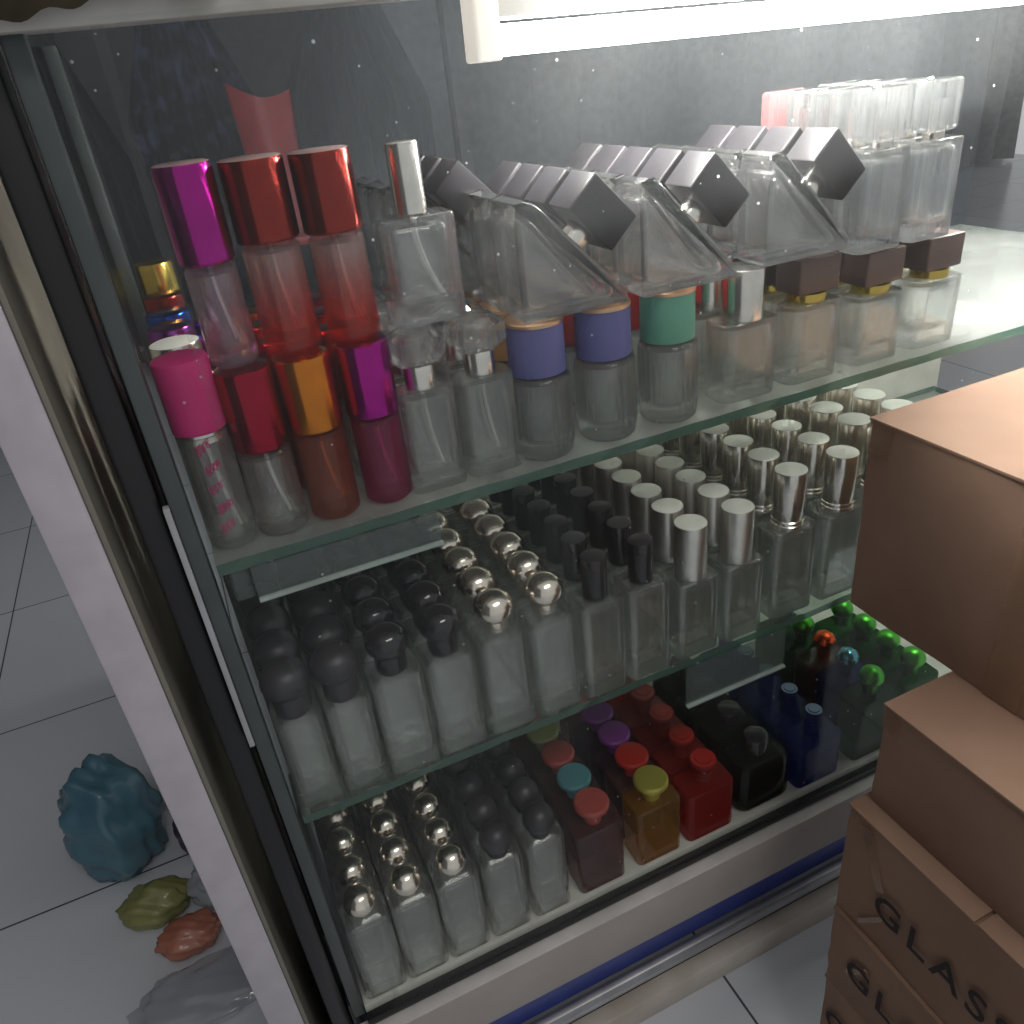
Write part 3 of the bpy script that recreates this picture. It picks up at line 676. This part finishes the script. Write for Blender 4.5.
bag(-.36, 1.90, -2.15, .11, .09, .08, M['bag_clear'], 'clear crinkled plastic bag on the floor beside the board', 6)
bag(-.45, 1.58, -2.15, .20, .10, .03, M['bag_clear'], 'flattened clear plastic bag on the floor, nearest of the bags', 7)

# ------------------------------------------------------------------ behind the cabinet
def garment(x0, x1, y, z0, z1, mat, label, name='hanging_garment', cat='clothes', amp=.12, nf=5, shoulder=True, seed=0):
    rn = random.Random(seed); bm = bmesh.new(); n, m = 60, 24; fr, bk = [], []
    for j in range(m+1):
        t = j/m; z = z1+(z0-z1)*t; a, b = [], []
        wd = 1 if not shoulder else min(1, .45+1.6*t) * (1-.25*max(0, t-.7)/.3)
        for i in range(n+1):
            u = i/n-.5; x = (x0+x1)/2+u*(x1-x0)*wd
            dy = amp*math.sin(u*nf*2*PI+.8*math.sin(3*t+seed))*(.4+.6*t)
            a.append(bm.verts.new((x, y+dy, z))); b.append(bm.verts.new((x, y+dy+.06, z)))
        fr.append(a); bk.append(b)
    for j in range(m):
        for i in range(n):
            bm.faces.new([fr[j][i], fr[j+1][i], fr[j+1][i+1], fr[j][i+1]]); bm.faces.new([bk[j][i], bk[j][i+1], bk[j+1][i+1], bk[j+1][i]])
        bm.faces.new([fr[j][0], bk[j][0], bk[j+1][0], fr[j+1][0]]); bm.faces.new([fr[j][n], fr[j+1][n], bk[j+1][n], bk[j][n]])
    for i in range(n):
        bm.faces.new([fr[0][i], fr[0][i+1], bk[0][i+1], bk[0][i]]); bm.faces.new([fr[m][i], bk[m][i], bk[m][i+1], fr[m][i+1]])
    return tag(obj(name, bm, mat, smooth=80), label, cat)
garment(-.95, .0, 7.6, -2.0, .45, M['cloth_black'], 'black garment hanging at far left behind the cabinet', seed=1)
garment(.05, 1.15, 7.9, -1.6, .62, M['cloth_navy'], 'navy speckled garment hanging behind the cabinet, beside the red chair', seed=2)
garment(1.35, 2.75, 8.1, -1.8, .62, M['cloth_slate'], 'dark slate garment hanging behind the cabinet, right of the red chair', seed=3)
garment(2.0, 12.5, 9.2, -2.1, 3.0, M['curtain'], 'long grey curtain with folds across the back room', 'curtain', 'curtain', .13, 22, False, 4)
rail_ = obj('clothes_rail', tube_into(bmesh.new(), [(-1.2, 7.95, .70), (2.9, 7.95, .70)], .03, 12), M['alu']); tag(rail_, 'metal rail above the hanging dark garments', 'rail')
for xx in (-1.2, 2.9):
    o = obj('upright', tube_into(bmesh.new(), [(0, 0, 0), (0, 0, 2.84)], .03, 12), M['alu']); o.parent = rail_
    o.location = Vector((xx*S, 7.95*S, -2.15*S)); o.data.materials[0] = M['black']; 
# red plastic chair
ch = thing('plastic_chair', 'red moulded plastic chair in the dark room behind the cabinet', 'chair', (1.10, 7.5, -2.15))
def chair():
    bm = bmesh.new(); n, m = 20, 16; A = []
    for th in (0, .035):
        G = []
        for j in range(m+1):
            t = j/m; row = []
            for i in range(n+1):
                u = i/n*2-1; wtop = .245-.05*(1-t)
                top = 2.10+.09*abs(u)**1.6-.05*u
                z = .95+(top-.95)*t
                row.append(bm.verts.new((u*wtop*(1+.12*(t-.5))+.03*t, .12*(1-u*u)*-1+.16*t+.1+th, z)))
            G.append(row)
        A.append(G)
    for j in range(m):
        for i in range(n):
            bm.faces.new([A[0][j][i], A[0][j][i+1], A[0][j+1][i+1], A[0][j+1][i]]); bm.faces.new([A[1][j][i], A[1][j+1][i], A[1][j+1][i+1], A[1][j][i+1]])
    for i in range(n):
        bm.faces.new([A[0][m][i], A[0][m][i+1], A[1][m][i+1], A[1][m][i]]); bm.faces.new([A[0][0][i], A[1][0][i], A[1][0][i+1], A[0][0][i+1]])
    for j in range(m):
        bm.faces.new([A[0][j][0], A[0][j+1][0], A[1][j+1][0], A[1][j][0]]); bm.faces.new([A[0][j][n], A[1][j][n], A[1][j+1][n], A[0][j+1][n]])
    obj('backrest', bm, M['red_plastic'], ch, smooth=60)
    obj('seat', rbox(.62, .56, .07, .08, .02, c=(.0, -.2, 1.0)), M['red_plastic'], ch)
    obj('armrest', tube_into(bmesh.new(), [(-.27, .05, 1.62), (-.34, -.1, 1.66), (-.36, -.35, 1.6), (-.33, -.42, 1.05)], .03, 10), M['red_plastic'], ch)
    obj('armrest', tube_into(bmesh.new(), [(.27, .05, 1.62), (.34, -.1, 1.66), (.36, -.35, 1.6), (.33, -.42, 1.05)], .03, 10), M['red_plastic'], ch)
    for sx in (-1, 1):
        for yy in (-.42, .02): obj('leg', tube_into(bmesh.new(), [(sx*.26, yy, 1.02), (sx*.32, yy*1.1, 0)], .035, 10), M['red_plastic'], ch)
chair()
# cloth lying on the cabinet top, hanging over the rail
bm = bmesh.new(); n = 40; rowsv = []
prof = [(1.35, .15), (1.15, .16), (1.02, .15), (.972, .14), (.962, .11), (.965, .0)]
for i in range(n+1):
    x = -.09+.27*i/n; drop = .078+.014*math.sin(PI*i/n)**2+.003*math.sin(i*.9)
    if i > n*.78: drop = .110
    rowsv.append([bm.verts.new((x, yy+.004*math.sin(i*.6), (zz if k < 5 else drop))) for k, (yy, zz) in enumerate(prof)])
for a, b in zip(rowsv, rowsv[1:]):
    for k in range(len(prof)-1): bm.faces.new([a[k], a[k+1], b[k+1], b[k]])
bmesh.ops.solidify(bm, geom=bm.faces[:], thickness=-.004)
tag(obj('folded_cloth', bm, M['olive_cloth'], smooth=80), 'olive brown cloth draped over the left end of the cabinet top', 'cloth')

# ------------------------------------------------------------------ light, world, camera
w = bpy.data.worlds.new('World'); bpy.context.scene.world = w; w.use_nodes = True
bg = w.node_tree.nodes['Background']; bg.inputs[0].default_value = (.96, .97, 1.0, 1); bg.inputs[1].default_value = .45
def area(name, loc, size, power, col, target):
    l = bpy.data.lights.new(name, 'AREA'); l.shape = 'RECTANGLE'; l.size, l.size_y = size; l.energy = power; l.color = col
    o = bpy.data.objects.new(name, l); C.objects.link(o); o.location = W(*loc)
    d = W(*target)-W(*loc); o.rotation_euler = d.to_track_quat('-Z', 'Y').to_euler(); return o
area('added_fill_light', (1.2, -2.2, 4.2), (1.2, .3), 14, (1, .96, .92), (.6, 1.0, -1.6))  # added light without a visible fixture, brightens cartons and floor

cam = bpy.data.cameras.new('Camera'); co = bpy.data.objects.new('Camera', cam); C.objects.link(co)
cam.sensor_width = 36; cam.lens = 795/1024*36; cam.clip_start = .01
Rt = ((0.90772381, -0.28419753, 0.30865716), (-0.40652969, -0.41377553, 0.81456947), (-0.10378386, -0.8648824, -0.49112864))
co.matrix_world = Matrix(((Rt[0][0], -Rt[0][1], -Rt[0][2], 0), (Rt[1][0], -Rt[1][1], -Rt[1][2], 0), (Rt[2][0], -Rt[2][1], -Rt[2][2], Z0), (0, 0, 0, 1)))
sc = bpy.context.scene; sc.camera = co
sc.view_settings.view_transform = 'Standard'; sc.view_settings.look = 'None'; sc.view_settings.exposure = 0.0; sc.view_settings.gamma = 1
sc.view_settings.use_curve_mapping = False
cy = sc.cycles
cy.max_bounces = 16; cy.transparent_max_bounces = 64; cy.transmission_bounces = 14; cy.glossy_bounces = 5; cy.diffuse_bounces = 3
cy.use_denoising = True; cy.sample_clamp_indirect = 12
